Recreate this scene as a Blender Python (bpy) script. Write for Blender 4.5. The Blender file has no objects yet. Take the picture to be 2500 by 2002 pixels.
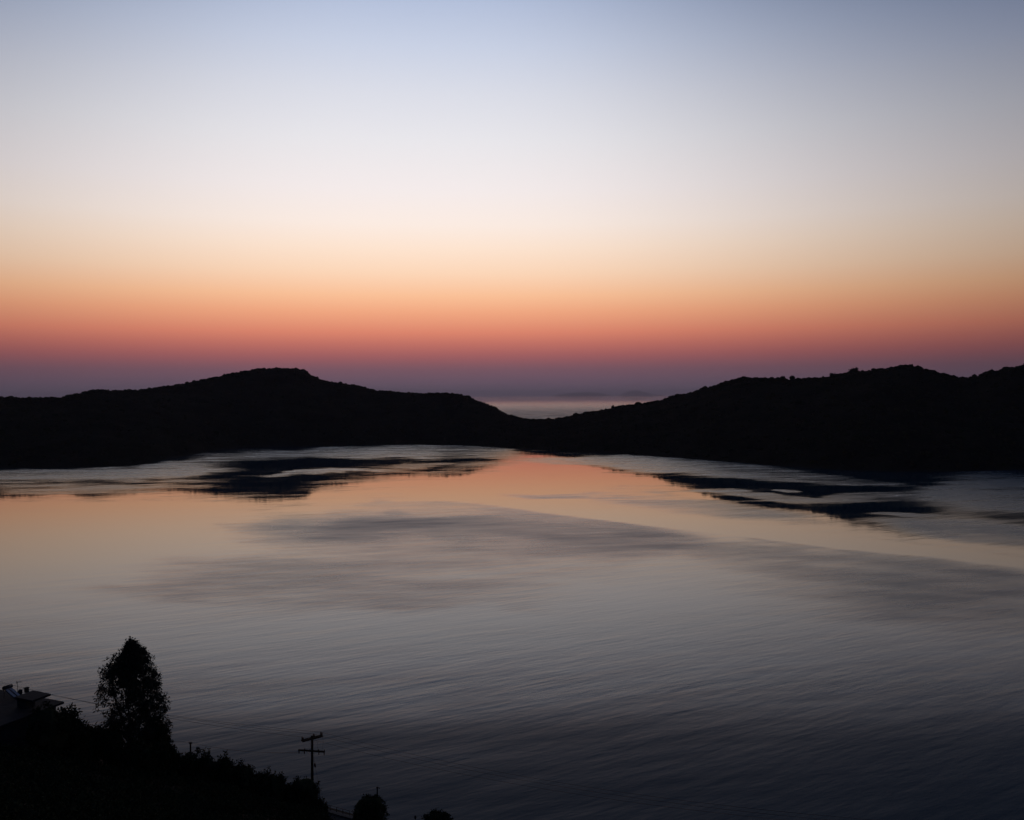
import bpy, math, random
import numpy as np
from mathutils import Vector, Matrix

random.seed(7)
rng = np.random.default_rng(11)
scene = bpy.context.scene
COL = scene.collection
R = math.radians

# ------------------------------------------------------------------ camera
F = 2080.0                      # focal length in pixels of the 2500 x 2002 photograph
CAM = Vector((0.0, 0.0, 80.0))
cam_d = bpy.data.cameras.new('camera')
cam_d.sensor_width = 36.0
cam_d.lens = 36.0 * F / 2500.0
cam_d.clip_start = 0.5
cam_d.clip_end = 400000.0
cam = bpy.data.objects.new('camera', cam_d)
COL.objects.link(cam)
CM = (Matrix.Rotation(R(90 - 0.96), 3, 'X') @ Matrix.Rotation(R(-0.28), 3, 'Z'))
cam.matrix_world = Matrix.Translation(CAM) @ CM.to_4x4()
scene.camera = cam

# ------------------------------------------------------------------ sky
def lin(c):
    c = c / 255.0
    return c / 12.92 if c <= 0.04045 else ((c + 0.055) / 1.055) ** 2.4
def rgb(r, g, b):
    return (lin(r), lin(g), lin(b), 1.0)

world = bpy.data.worlds.new('World')
scene.world = world
world.use_nodes = True
wn, wl = world.node_tree.nodes, world.node_tree.links
wn.clear()
def wnode(t, **k):
    n = wn.new(t)
    for a, b in k.items():
        setattr(n, a, b)
    return n
def wmath(op, a, b=None):
    n = wnode('ShaderNodeMath', operation=op)
    for i, v in enumerate((a, b)):
        if v is None:
            continue
        if isinstance(v, (int, float)):
            n.inputs[i].default_value = v
        else:
            wl.new(v, n.inputs[i])
    return n.outputs[0]
AZ0 = -6.5                      # the sun went down a little left of the view axis
geo = wnode('ShaderNodeTexCoord')
sep = wnode('ShaderNodeSeparateXYZ')
wl.new(geo.outputs['Generated'], sep.inputs[0])
elev = wmath('ARCSINE', wmath('MAXIMUM', wmath('MINIMUM', sep.outputs[2], 1.0), -1.0))
rot = wnode('ShaderNodeVectorRotate', rotation_type='Z_AXIS')
rot.inputs['Angle'].default_value = R(AZ0)
wl.new(geo.outputs['Generated'], rot.inputs['Vector'])
sp2 = wnode('ShaderNodeSeparateXYZ')
wl.new(rot.outputs[0], sp2.inputs[0])
azim = wmath('ARCTAN2', sp2.outputs[0], sp2.outputs[1])
pos = wmath('DIVIDE', elev, math.pi / 2)
q = wmath('POWER', wmath('DIVIDE', wmath('ABSOLUTE', azim), R(35)), 2.6)
q = wmath('MULTIPLY', q, wmath('ADD', 1.0, wmath('MULTIPLY', 2.2, wmath('POWER', wmath('DIVIDE', wmath('MAXIMUM', wmath('MINIMUM', elev, R(30)), 0.0), R(25)), 4.0))))
away = wmath('DIVIDE', q, wmath('ADD', q, 1.0))

def ramp(stops):
    n = wnode('ShaderNodeValToRGB')
    cr = n.color_ramp
    cr.interpolation = 'EASE' if False else 'LINEAR'
    while len(cr.elements) > 1:
        cr.elements.remove(cr.elements[-1])
    for i, (p, c) in enumerate(stops):
        e = cr.elements[0] if i == 0 else cr.elements.new(p)
        e.position = p
        e.color = c
    wl.new(pos, n.inputs[0])
    return n.outputs[0]
# twilight arch towards the sunset, by degrees of elevation
glow = [(0.0, rgb(98, 88, 106)), (1.0, rgb(112, 88, 104)), (1.87, rgb(128, 88, 100)), (2.66, rgb(166, 95, 97)),
        (3.45, rgb(199, 113, 101)), (4.25, rgb(227, 135, 109)), (5.54, rgb(246, 169, 129)), (6.63, rgb(254, 194, 151)),
        (8.2, rgb(255, 217, 186)), (9.75, rgb(255, 229, 208)), (11.3, rgb(252, 236, 226)), (13.5, rgb(244, 235, 234)),
        (16.5, rgb(232, 230, 234)), (19.3, rgb(218, 220, 230)), (22.1, rgb(199, 207, 226)), (24.7, rgb(178, 190, 216)),
        (27.5, rgb(116, 146, 190)), (31.0, rgb(64, 98, 154)), (37.0, rgb(30, 56, 108)), (46.0, rgb(16, 34, 72)), (62.0, rgb(20, 28, 45)), (90.0, rgb(14, 20, 33))]
away_c = [(0.0, rgb(38, 40, 52)), (3.0, rgb(36, 32, 40)), (6.0, rgb(64, 54, 42)), (10.0, rgb(66, 62, 58)),
          (20.0, rgb(24, 54, 96)), (35.0, rgb(18, 34, 66)), (60.0, rgb(18, 26, 42)), (90.0, rgb(14, 20, 33))]
mixc = wnode('ShaderNodeMix', data_type='RGBA')
wl.new(away, mixc.inputs[0])
wl.new(ramp([(e / 90.0, c) for e, c in glow]), mixc.inputs[6])
wl.new(ramp([(e / 90.0, c) for e, c in away_c]), mixc.inputs[7])
bg_glow = wnode('ShaderNodeBackground')
bg_glow.inputs[1].default_value = 1.04
wl.new(mixc.outputs[2], bg_glow.inputs[0])
nish = wnode('ShaderNodeTexSky', sky_type='NISHITA', sun_disc=False)
nish.sun_elevation = R(-3.0)
nish.sun_rotation = R(AZ0)
nish.dust_density = 3.0
bg_air = wnode('ShaderNodeBackground')
bg_air.inputs[1].default_value = 0.05
wl.new(nish.outputs[0], bg_air.inputs[0])
add = wnode('ShaderNodeAddShader')
wl.new(bg_glow.outputs[0], add.inputs[0])
wl.new(bg_air.outputs[0], add.inputs[1])
wout = wnode('ShaderNodeOutputWorld')
wl.new(add.outputs[0], wout.inputs[0])

scene.view_settings.view_transform = 'Standard'
scene.view_settings.look = 'None'
scene.view_settings.exposure = 0.0
scene.view_settings.gamma = 1.0
scene.view_settings.use_curve_mapping = False
cy = scene.cycles
cy.max_bounces = 5
cy.diffuse_bounces = 2
cy.glossy_bounces = 3
cy.volume_bounces = 0
cy.use_denoising = True
cy.sample_clamp_indirect = 4.0

# ------------------------------------------------------------------ helpers
def ray(px, py):
    return CM @ Vector(((px - 1250.0) / F, -(py - 1001.0) / F, -1.0))
def at(px, py, depth):
    """world point seen at photo pixel (px, py) standing `depth` metres ahead of the camera"""
    r = ray(px, py)
    return CAM + r * (depth / r.y)
def on_sea(px, py):
    r = ray(px, py)
    return CAM + r * (-CAM.z / r.z)
CMi = np.array(CM.transposed())
def project(P):
    """numpy (N,3) world -> photo pixels"""
    q = (P - np.array(CAM)) @ CMi.T
    w = np.maximum(-q[:, 2], 1e-3)
    return 1250 + F * q[:, 0] / w, 1001 - F * q[:, 1] / w, -q[:, 2]

def tag(o, label=None, cat=None, group=None, kind=None):
    if label: o['label'] = label
    if cat: o['category'] = cat
    if group: o['group'] = group
    if kind: o['kind'] = kind
    return o
def empty(name, loc, rz=0.0):
    o = bpy.data.objects.new(name, None)
    o.empty_display_size = 0.3
    COL.objects.link(o)
    o.location = loc
    o.rotation_euler = (0, 0, rz)
    return o
def link_mesh(name, me, mat, parent=None, loc=None):
    if mat is not None and not me.materials:
        me.materials.append(mat)
    o = bpy.data.objects.new(name, me)
    COL.objects.link(o)
    if parent is not None:
        o.parent = parent
    if loc is not None:
        o.location = loc
    return o
def np_mesh(name, V, Fq):
    """fast mesh from arrays; Fq is (n,3) or (n,4)"""
    V = np.asarray(V, dtype=np.float32)
    Fq = np.asarray(Fq, dtype=np.int32)
    me = bpy.data.meshes.new(name)
    k = Fq.shape[1]
    me.vertices.add(len(V))
    me.vertices.foreach_set('co', V.ravel())
    me.loops.add(Fq.size)
    me.loops.foreach_set('vertex_index', Fq.ravel())
    me.polygons.add(len(Fq))
    me.polygons.foreach_set('loop_start', np.arange(0, Fq.size, k, dtype=np.int32))
    me.update(calc_edges=True)
    me.validate()
    return me

class MB:
    """collects boxes, bars and lathes, then links them as ONE mesh object"""
    def __init__(self):
        self.v, self.f = [], []
    def add(self, vs, fs):
        n = len(self.v)
        self.v += [tuple(p) for p in vs]
        self.f += [tuple(i + n for i in f) for f in fs]
        return self
    def box(self, lo, hi, M=None, bev=0.0):
        x0, y0, z0 = lo
        x1, y1, z1 = hi
        vs = [Vector(p) for p in ((x0, y0, z0), (x1, y0, z0), (x1, y1, z0), (x0, y1, z0),
                                  (x0, y0, z1), (x1, y0, z1), (x1, y1, z1), (x0, y1, z1))]
        if M is not None:
            vs = [M @ p for p in vs]
        return self.add(vs, [(0, 3, 2, 1), (4, 5, 6, 7), (0, 1, 5, 4), (1, 2, 6, 5), (2, 3, 7, 6), (3, 0, 4, 7)])
    def bar(self, a, b, w, h=None):
        """square bar from a to b"""
        a, b = Vector(a), Vector(b)
        h = h or w
        d = (b - a).normalized()
        s = d.cross(Vector((0, 0, 1)))
        s = s.normalized() if s.length > 1e-4 else Vector((1, 0, 0))
        u = s.cross(d)
        vs = []
        for p in (a, b):
            for i, j in ((-1, -1), (1, -1), (1, 1), (-1, 1)):
                vs.append(p + s * (i * w / 2) + u * (j * h / 2))
        return self.add(vs, [(0, 1, 2, 3), (7, 6, 5, 4), (0, 4, 5, 1), (1, 5, 6, 2), (2, 6, 7, 3), (3, 7, 4, 0)])
    def tube(self, pts, radii, n=8, cap=True):
        pts = [Vector(p) for p in pts]
        if not isinstance(radii, (list, tuple)):
            radii = [radii] * len(pts)
        vs, fs = [], []
        for i, p in enumerate(pts):
            d = (pts[min(i + 1, len(pts) - 1)] - pts[max(i - 1, 0)]).normalized()
            s = d.cross(Vector((0.0, 0.0, 1.0)))
            s = s.normalized() if s.length > 1e-3 else Vector((1, 0, 0))
            u = s.cross(d)
            for k in range(n):
                a = 2 * math.pi * k / n
                vs.append(p + (s * math.cos(a) + u * math.sin(a)) * radii[i])
        for i in range(len(pts) - 1):
            for k in range(n):
                a, b = i * n + k, i * n + (k + 1) % n
                fs.append((a, b, b + n, a + n))
        if cap:
            fs.append(tuple(range(n - 1, -1, -1)))
            fs.append(tuple(range((len(pts) - 1) * n, len(pts) * n)))
        return self.add(vs, fs)
    def lathe(self, prof, c=(0, 0, 0), n=12, axis='Z'):
        """prof: list of (radius, height)"""
        vs, fs = [], []
        for r, z in prof:
            for k in range(n):
                a = 2 * math.pi * k / n
                p = (r * math.cos(a), r * math.sin(a), z)
                if axis == 'X':
                    p = (z, p[0], p[1])
                if axis == 'Y':
                    p = (p[0], z, p[1])
                vs.append((p[0] + c[0], p[1] + c[1], p[2] + c[2]))
        for i in range(len(prof) - 1):
            for k in range(n):
                a, b = i * n + k, i * n + (k + 1) % n
                fs.append((a, b, b + n, a + n))
        fs.append(tuple(range(n - 1, -1, -1)))
        fs.append(tuple(range((len(prof) - 1) * n, len(prof) * n)))
        return self.add(vs, fs)
    def build(self, name, mat, parent=None, smooth=False):
        me = bpy.data.meshes.new(name)
        me.from_pydata(self.v, [], self.f)
        me.update()
        if smooth:
            me.polygons.foreach_set('use_smooth', [True] * len(me.polygons))
        return link_mesh(name, me, mat, parent)

# ------------------------------------------------------------------ materials
def mat(name, c0, c1, scale=1.0, rough=0.8, detail=4.0, bump=0.0, metal=0.0, spec=0.3, coords='Object'):
    m = bpy.data.materials.new(name)
    m.use_nodes = True
    nt = m.node_tree
    b = nt.nodes['Principled BSDF']
    tc = nt.nodes.new('ShaderNodeTexCoord')
    no = nt.nodes.new('ShaderNodeTexNoise')
    no.inputs['Scale'].default_value = scale
    no.inputs['Detail'].default_value = detail
    nt.links.new(tc.outputs[coords], no.inputs['Vector'])
    cr = nt.nodes.new('ShaderNodeValToRGB')
    cr.color_ramp.elements[0].position = 0.35
    cr.color_ramp.elements[1].position = 0.68
    cr.color_ramp.elements[0].color = (*c0, 1)
    cr.color_ramp.elements[1].color = (*c1, 1)
    nt.links.new(no.outputs['Fac'], cr.inputs[0])
    nt.links.new(cr.outputs[0], b.inputs['Base Color'])
    b.inputs['Roughness'].default_value = rough
    b.inputs['Metallic'].default_value = metal
    b.inputs['Specular IOR Level'].default_value = spec
    if bump:
        bp = nt.nodes.new('ShaderNodeBump')
        bp.inputs['Strength'].default_value = bump
        bp.inputs['Distance'].default_value = 0.05
        nt.links.new(no.outputs['Fac'], bp.inputs['Height'])
        nt.links.new(bp.outputs[0], b.inputs['Normal'])
    return m
M = {
    'hill': mat('dry_hill_soil', (0.02, 0.02, 0.015), (0.032, 0.03, 0.022), 0.02, 0.95, spec=0.0),  # kept darker to carry the leaf shade of the distant canopy
    'scrub': mat('maquis_scrub', (0.018, 0.021, 0.014), (0.028, 0.031, 0.018), 0.05, 0.95, spec=0.0),  # base colour lowered to include unmodelled shadow between the leaves
    'island': mat('island_rock', (0.10, 0.09, 0.07), (0.15, 0.13, 0.10), 0.0005, 0.95, spec=0.0),
    'soil': mat('hillside_soil', (0.025, 0.022, 0.018), (0.04, 0.035, 0.026), 0.4, 0.95, bump=0.4, spec=0.05),
    'leaf': mat('leaf', (0.034, 0.04, 0.022), (0.042, 0.05, 0.026), 0.8, 0.85, spec=0.0),
    'euc': mat('eucalyptus_leaf', (0.04, 0.046, 0.032), (0.055, 0.062, 0.04), 0.9, 0.65, spec=0.15),
    'bark': mat('bark', (0.045, 0.036, 0.028), (0.08, 0.065, 0.05), 3.0, 0.9, bump=0.6, spec=0.1),
    'pole': mat('creosoted_wood', (0.03, 0.022, 0.015), (0.055, 0.04, 0.028), 5.0, 0.85, bump=0.4, spec=0.1),
    'porcelain': mat('porcelain', (0.06, 0.035, 0.025), (0.08, 0.045, 0.03), 4.0, 0.25),
    'steel': mat('galvanised_steel', (0.22, 0.22, 0.22), (0.32, 0.32, 0.31), 6.0, 0.5, metal=0.8),
    'darksteel': mat('painted_dark_steel', (0.03, 0.03, 0.032), (0.05, 0.05, 0.05), 6.0, 0.55),
    'wire': mat('weathered_wire', (0.05, 0.05, 0.05), (0.08, 0.08, 0.08), 1.0, 0.6, metal=0.3),
    'plaster': mat('plaster_wall', (0.055, 0.053, 0.05), (0.08, 0.078, 0.073), 1.2, 0.9, bump=0.15, spec=0.1),
    'slab': mat('concrete_slab', (0.035, 0.034, 0.034), (0.05, 0.049, 0.048), 1.5, 0.9, bump=0.2, spec=0.1),
    'frame': mat('window_frame', (0.18, 0.12, 0.07), (0.24, 0.16, 0.10), 5.0, 0.6),
    'glass': mat('dark_glass', (0.01, 0.012, 0.014), (0.014, 0.016, 0.018), 1.0, 0.05, spec=0.5),
    'collector': mat('collector_glass_painted_sheen', (0.42, 0.42, 0.43), (0.50, 0.50, 0.51), 2.0, 0.2, spec=0.5),  # pale base colour stands in for sky reflected in the panes
    'asphalt': mat('asphalt', (0.04, 0.04, 0.04), (0.06, 0.06, 0.06), 2.0, 0.9, bump=0.2, spec=0.1),
    'kerb': mat('weathered_concrete', (0.07, 0.068, 0.064), (0.12, 0.117, 0.11), 2.0, 0.85, bump=0.2),
}

# smooth pseudo-noise for geometry: sums of rotated sines
class SNoise:
    def __init__(self, seed, n=7):
        g = np.random.default_rng(seed)
        self.a = g.uniform(0, 2 * np.pi, n)
        self.k = g.uniform(0.6, 2.2, n)
        self.p = g.uniform(0, 2 * np.pi, n)
        self.n = n
    def __call__(self, x, y):
        s = 0
        for a, k, p in zip(self.a, self.k, self.p):
            s = s + np.sin(k * (np.cos(a) * x + np.sin(a) * y) + p)
        return s / math.sqrt(self.n / 2.0) / 1.4
def fbm(nz, x, y, octs=4):
    s, amp = 0, 1.0
    for i in range(octs):
        s = s + amp * nz(x * 2.03 ** i + 3.1 * i, y * 2.03 ** i - 1.7 * i)
        amp *= 0.5
    return s

# ------------------------------------------------------------------ sea: one sheet to the horizon
K = 2500.0 / 2156.0
def build_sea():
    pys = np.concatenate([[966.5, 967.5, 969, 971, 974, 978, 983, 990, 998, 1008, 1020, 1035, 1050, 1065],
                          np.arange(1076, 1300, 1.5), np.arange(1300, 1500, 3.0), np.arange(1500, 2080, 8.0)])
    rad = []
    for p in pys:
        a = 0.96 * math.pi / 180 + math.atan((p - 1001.0) / F)
        if a > 1e-4:
            rad.append(80.0 / math.tan(a))
    rad = [r for r in rad if r < 60000]
    rad = [130000.0, 100000.0, 75000.0] + sorted(rad, reverse=True) + [130, 110, 85, 55, 25]
    rad = np.array(sorted(set(rad)))
    fine = np.arange(-34.0, 34.001, 0.13)
    ang = np.radians(np.concatenate([fine, np.arange(37, 325, 4.0)]))
    A, Rr = np.meshgrid(ang, rad)
    V = np.stack([Rr * np.sin(A), Rr * np.cos(A), np.zeros_like(A)], -1).reshape(-1, 3)
    nr, na = len(rad), len(ang)
    i, j = np.meshgrid(np.arange(nr - 1), np.arange(na), indexing='ij')
    j2 = (j + 1) % na
    Fq = np.stack([i * na + j, i * na + j2, (i + 1) * na + j2, (i + 1) * na + j], -1).reshape(-1, 4)[:, ::-1]
    me = np_mesh('sea', V, Fq)
    # wind ripples: where the breeze roughens the water and where it lies calm
    px, py, w = project(V)
    ok = w > 20
    nz, nz2 = SNoise(3), SNoise(5)
    lx, ly = V[:, 0], V[:, 1]
    dist = np.hypot(lx, ly)
    sc_ = np.maximum(dist, 50)
    n1 = fbm(nz, px / 150.0, py / 20.0, 4)
    n2 = fbm(nz2, px / 60.0 + 9, py / 7.0, 3)
    wx = px + 26 * n1 + 8 * n2
    wy = py + 4.5 * n1 * np.clip((py - 1000) / 200, .3, 2.2) + 1.6 * n2
    r = np.full(len(V), 0.15)
    # calmer to the left middle, more breeze in the near water
    r = np.where(py > 1400, 0.15 + 1.05 * np.clip((py - 1400) / 400, 0, 1) ** 1.4 + 0.42 * np.clip((py - 1720) / 220, 0, 1), r)
    def dab(cx, cy, rx, ry, val, slope=0.0, soft=0.35, warp=1.0):
        nonlocal r
        X = px + (wx - px) * warp
        Y = py + (wy - py) * warp
        yy = Y - (cy + slope * (X - cx))
        d = np.sqrt(((X - cx) / rx) ** 2 + (yy / ry) ** 2)
        a = np.clip((1 + soft - d) / (2 * soft), 0, 1)
        a = a * a * (3 - 2 * a)
        r = r * (1 - a) + val * a
    # calm water with the sky's orange in it
    dab(250, 1310, 520, 110, 0.03, 0.0, 0.4)
    dab(1200, 1170, 320, 62, 0.02, 0.0, 0.5)
    dab(700, 1245, 420, 45, 0.05, -0.04, 0.5)
    # far shore, left bay
    dab(900, 1104, 420, 14, 0.75, -0.012, 0.25)
    dab(180, 1157, 300, 17, 0.75, -0.01, 0.22)
    dab(480, 1138, 240, 22, 0.75, -0.10, 0.25)
    dab(760, 1134, 225, 17, 0.01, 0.01, 0.5)
    dab(1090, 1128, 170, 24, 0.42, -0.10, 0.5)
    dab(1030, 1126, 170, 4, 0.08, -0.05, 0.5)
    dab(800, 1156, 200, 5.5, 0.85, -0.03, 0.35)
    dab(670, 1186, 190, 20, 0.01, -0.06, 0.55)
    dab(900, 1166, 200, 7, 0.10, -0.14, 0.6)
    dab(150, 1188, 300, 16, 0.40, 0.02, 0.5)
    dab(400, 1180, 130, 14, 0.38, 0.0, 0.6)
    # far shore, right bay
    dab(1430, 1108, 170, 4.5, 0.06, 0.045, 0.3)
    dab(1460, 1126, 230, 9, 0.55, 0.03, 0.3)
    dab(1700, 1142, 290, 24, 0.75, 0.075, 0.25)
    dab(1560, 1112.5, 60, 2.0, 0.6, 0.02, 0.3)
    dab(2020, 1168, 220, 10, 0.62, 0.09, 0.3)
    dab(1740, 1179, 195, 14, 0.01, 0.03, 0.55)
    dab(1640, 1184, 90, 6, 0.03, 0.02, 0.3)
    dab(2100, 1194, 230, 8, 0.02, 0.02, 0.3)
    dab(1900, 1195, 26, 2.0, 0.8, 0.0, 0.3)
    dab(1850, 1210, 250, 9, 0.65, 0.02, 0.3)
    dab(2080, 1212, 180, 13, 0.62, 0.02, 0.3)
    dab(1830, 1226, 200, 10, 0.04, 0.13, 0.4)
    dab(2090, 1258, 170, 25, 0.01, 0.05, 0.45)
    dab(2200, 1253, 75, 4.0, 0.75, 0.0, 0.35)
    dab(2440, 1205, 190, 62, 0.85, 0.0, 0.5)
    dab(2460, 1262, 190, 20, 0.45, 0.0, 0.5)
    # lilac grey cat's paws on the middle water
    dab(1740, 1245, 280, 20, 0.66, 0.10, 0.45)
    dab(2420, 1303, 260, 30, 0.72, 0.12, 0.35)
    dab(1000, 1385, 460, 62, 0.58, 0.0, 0.85)
    dab(1150, 1306, 560, 66, 0.78, 0.03, 0.4)
    dab(1130, 1248, 260, 18, 0.62, 0.02, 0.35)
    dab(1450, 1277, 220, 13, 0.9, 0.14, 0.6)
    dab(940, 1247, 40, 5, 0.8, 0.0, 0.5)
    dab(1350, 1212, 150, 7, 0.55, 0.05, 0.4)
    dab(1100, 1280, 330, 14, 0.88, -0.03, 0.8)
    dab(1540, 1335, 230, 20, 0.85, 0.02, 0.8)
    dab(1120, 1327, 200, 11, 0.62, 0.0, 0.8)
    dab(680, 1425, 420, 58, 0.72, 0.02, 0.85)
    dab(420, 1440, 200, 18, 0.85, 0.0, 0.9)
    dab(980, 1450, 330, 30, 0.85, 0.03, 0.9)
    dab(1250, 1390, 240, 22, 0.45, 0.0, 0.9)
    dab(2300, 1450, 520, 85, 0.70, 0.11, 0.6)
    dab(2180, 1405, 400, 50, 0.85, 0.11, 0.4)
    bands = fbm(SNoise(9), px / 260.0, py / 24.0, 4)
    r = np.where((py > 1225) & (py < 1620) & (r > 0.25), r * (1 + 0.15 * bands * np.clip((1620 - py) / 120, 0, 1)), r)
    dab(1960, 1330, 130, 8, 0.60, 0.10, 0.4)
    dab(1850, 1299, 900, 15, 0.02, 0.117, 0.25, 0.3)
    # open sea beyond the isthmus: breeze in the middle distance, calm far out
    outer = dist > 1900
    r = np.where(outer, 1.4 - 1.4 * np.clip((dist - 4300) / 9000, 0, 1) ** 0.7, r)
    gust = np.where(outer, 4.0, np.where(py > 1330, 0.5, np.where(py > 1225, 0.6, 1.3)))
    r = np.where(ok & (np.abs(px - 1250) < 1500) | outer, r, 0.45)
    at_ = me.attributes.new('wind_ripple', 'FLOAT', 'POINT')
    at_.data.foreach_set('value', r.astype(np.float32))
    ag_ = me.attributes.new('gustiness', 'FLOAT', 'POINT')
    ag_.data.foreach_set('value', gust.astype(np.float32))
    m = bpy.data.materials.new('sea_water')
    m.use_nodes = True
    nt = m.node_tree
    N, L = nt.nodes, nt.links
    b = N['Principled BSDF']
    b.inputs['Base Color'].default_value = (0.0, 0.045, 0.075, 1)
    b.inputs['IOR'].default_value = 1.333
    at2 = N.new('ShaderNodeAttribute'); at2.attribute_name = 'wind_ripple'
    tc = N.new('ShaderNodeTexCoord')
    def noise(scale_xyz, rotz, detail, rough=0.55):
        mp = N.new('ShaderNodeMapping')
        mp.vector_type = 'TEXTURE'
        mp.inputs['Rotation'].default_value = (0, 0, R(rotz))
        mp.inputs['Scale'].default_value = scale_xyz
        L.new(tc.outputs['Object'], mp.inputs['Vector'])
        no = N.new('ShaderNodeTexNoise')
        no.inputs['Scale'].default_value = 1.0
        no.inputs['Detail'].default_value = detail
        no.inputs['Roughness'].default_value = rough
        L.new(mp.outputs[0], no.inputs['Vector'])
        return no.outputs['Fac']
    def mth(op, a, b_=None):
        n = N.new('ShaderNodeMath'); n.operation = op
        for k, v in enumerate((a, b_)):
            if v is None: continue
            if isinstance(v, (int, float)): n.inputs[k].default_value = v
            else: L.new(v, n.inputs[k])
        return n.outputs[0]
    big = noise((9.0, 2.1, 3.0), 30, 3.0)
    small = noise((2.6, 0.8, 1.0), 14, 3.0)
    streak = noise((120.0, 26.0, 10.0), 6, 5.0, 0.62)
    ag2 = N.new('ShaderNodeAttribute'); ag2.attribute_name = 'gustiness'
    rip = mth('ADD', at2.outputs['Fac'], mth('MULTIPLY', mth('SUBTRACT', streak, 0.5), ag2.outputs['Fac']))
    fine = noise((34.0, 7.0, 6.0), 10, 3.0, 0.6)
    rip = mth('ADD', rip, mth('MULTIPLY', mth('SUBTRACT', fine, 0.5), mth('MULTIPLY', ag2.outputs['Fac'], 0.75)))
    rip = mth('MAXIMUM', mth('MINIMUM', rip, 1.8), 0.0)
    rough = mth('ADD', mth('MULTIPLY', mth('POWER', rip, 1.3), 0.33), 0.02)
    L.new(rough, b.inputs['Roughness'])
    mid = noise((38.0, 8.5, 6.0), 26, 2.5)
    hgt = mth('ADD', mth('ADD', mth('MULTIPLY', big, 0.26), mth('MULTIPLY', small, 0.055)), mth('MULTIPLY', mid, 0.70))
    bp = N.new('ShaderNodeBump')
    bp.inputs['Distance'].default_value = 1.0
    L.new(mth('ADD', mth('MULTIPLY', mth('MINIMUM', mth('POWER', rip, 1.5), 1.25), 0.5), 0.02), bp.inputs['Strength'])
    L.new(hgt, bp.inputs['Height'])
    L.new(bp.outputs[0], b.inputs['Normal'])
    o = link_mesh('sea', me, m)
    me.polygons.foreach_set('use_smooth', [True] * len(me.polygons))
    tag(o, kind='structure')
build_sea()

# ------------------------------------------------------------------ hills across the bay
ridge_px = [(0,838),(60,838),(130,838),(160,828),(190,821),(225,820),(265,822),(300,820),(350,814),(400,804),(450,795),
            (500,785),(540,777),(580,774),(628,776),(645,784),(665,795),(700,803),(750,811),(800,822),(850,826),(895,829),
            (930,827),(965,829),(990,836),(1020,847),(1050,861),(1075,874),(1095,881),(1130,884),(1165,882),(1200,876),
            (1250,865),(1300,855),(1350,849),(1380,845),(1420,833),(1460,823),(1500,811),(1540,800),(1580,796),(1640,798),
            (1720,797),(1760,791),(1790,784),(1840,778),(1880,774),(1920,771),(1940,776),(1970,785),(2010,793),(2040,795),
            (2070,788),(2110,780),(2156,770)]
ridge_d = [(0,1380),(150,1450),(350,1680),(580,1850),(800,1850),(950,1780),(1130,1650),(1400,1540),(1700,1350),(1900,1240),(2156,1150)]
shore_px = [(0,985),(60,986),(130,986),(200,984),(270,981),(310,977),(345,968),(400,958),(450,949),(500,942),(600,940.5),
            (700,939),(800,937),(900,936),(1000,938.5),(1050,943),(1100,946),(1180,950),(1240,954),(1320,957),(1400,962),(1500,970),
            (1600,978),(1700,986),(1800,991),(1900,993),(2000,993),(2100,990),(2156,988)]
rx_, rh_, rd_ = [], [], []
dx, dd = zip(*ridge_d)
for x, y in ridge_px:
    d = float(np.interp(x, dx, dd))
    p = at(x * K, (y + 2.0) * K, d)
    rx_.append(p.x / p.y); rh_.append(p.z); rd_.append(d)
sx_, sd_ = [], []
for x, y in shore_px:
    p = on_sea(x * K, y * K)
    sx_.append(p.x / p.y); sd_.append(p.y)
rx_ = [-2.2, -1.3, -0.9, -0.72] + rx_ + [0.7, 0.85, 1.2, 2.2]
rh_ = [60, 110, 95, 84] + rh_ + [158, 150, 170, 90]
rd_ = [1000, 1250, 1330, 1360] + rd_ + [1240, 1180, 1020, 800]
sx_ = [-2.2, -1.3, -0.9] + sx_ + [0.8, 1.2, 2.2]
sd_ = [560, 760, 880] + sd_ + [840, 640, 380]
def smooth_interp(u, xs, ys, w):
    g = np.linspace(-w, w, 7)
    k = np.array([1, 3, 6, 7, 6, 3, 1.0]); k /= k.sum()
    return sum(kk * np.interp(u + gg, xs, ys) for kk, gg in zip(k, g))
hn, hn2 = SNoise(21), SNoise(22)
def hill_point(u, t):
    """u = x / y direction seen from the viewpoint, t: 0 shore, 1 ridge, 2 far foot"""
    u, t = np.asarray(u, float), np.asarray(t, float)
    hr = smooth_interp(u, rx_, rh_, 0.006)
    dr = smooth_interp(u, rx_, rd_, 0.05)
    ds = smooth_interp(u, sx_, sd_, 0.006)
    back = 480 + 120 * np.sin(u * 3)
    D = np.where(t <= 1, ds + (dr - ds) * t, dr + back * (t - 1))
    tt = np.clip(t, 0, 1)
    z1 = hr * (1 - (1 - tt) ** 1.5)
    tb = np.clip(t - 1, 0, 1)
    z2 = hr * (0.5 + 0.5 * np.cos(np.pi * tb)) - 6 * tb
    z = np.where(t <= 1, z1, z2)
    z = np.where(t < 0, t * 60, z)
    x, y = u * D, D
    env = np.clip(4 * tt * (1 - tt), 0, 1) * np.where(t <= 1, 1, 0) * hr / 110.0
    z = z + env * (5.0 * fbm(hn, x / 90.0, y / 90.0, 3) - 3.0) * 0.8
    z = z + np.clip(tt, 0, 1) * 0.5 * fbm(hn2, x / 14.0, y / 14.0, 2)
    return np.stack([x, y, z], -1)
us = np.concatenate([np.linspace(-2.2, -0.68, 90), np.linspace(-0.675, 0.675, 760), np.linspace(0.68, 2.2, 90)])
ts = np.concatenate([[-0.12, -0.03], np.linspace(0, 1, 46), np.linspace(1.04, 2.0, 22)])
U, T = np.meshgrid(us, ts)
HV = hill_point(U.ravel(), T.ravel())
nu = len(us)
i, j = np.meshgrid(np.arange(len(ts) - 1), np.arange(nu - 1), indexing='ij')
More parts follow.
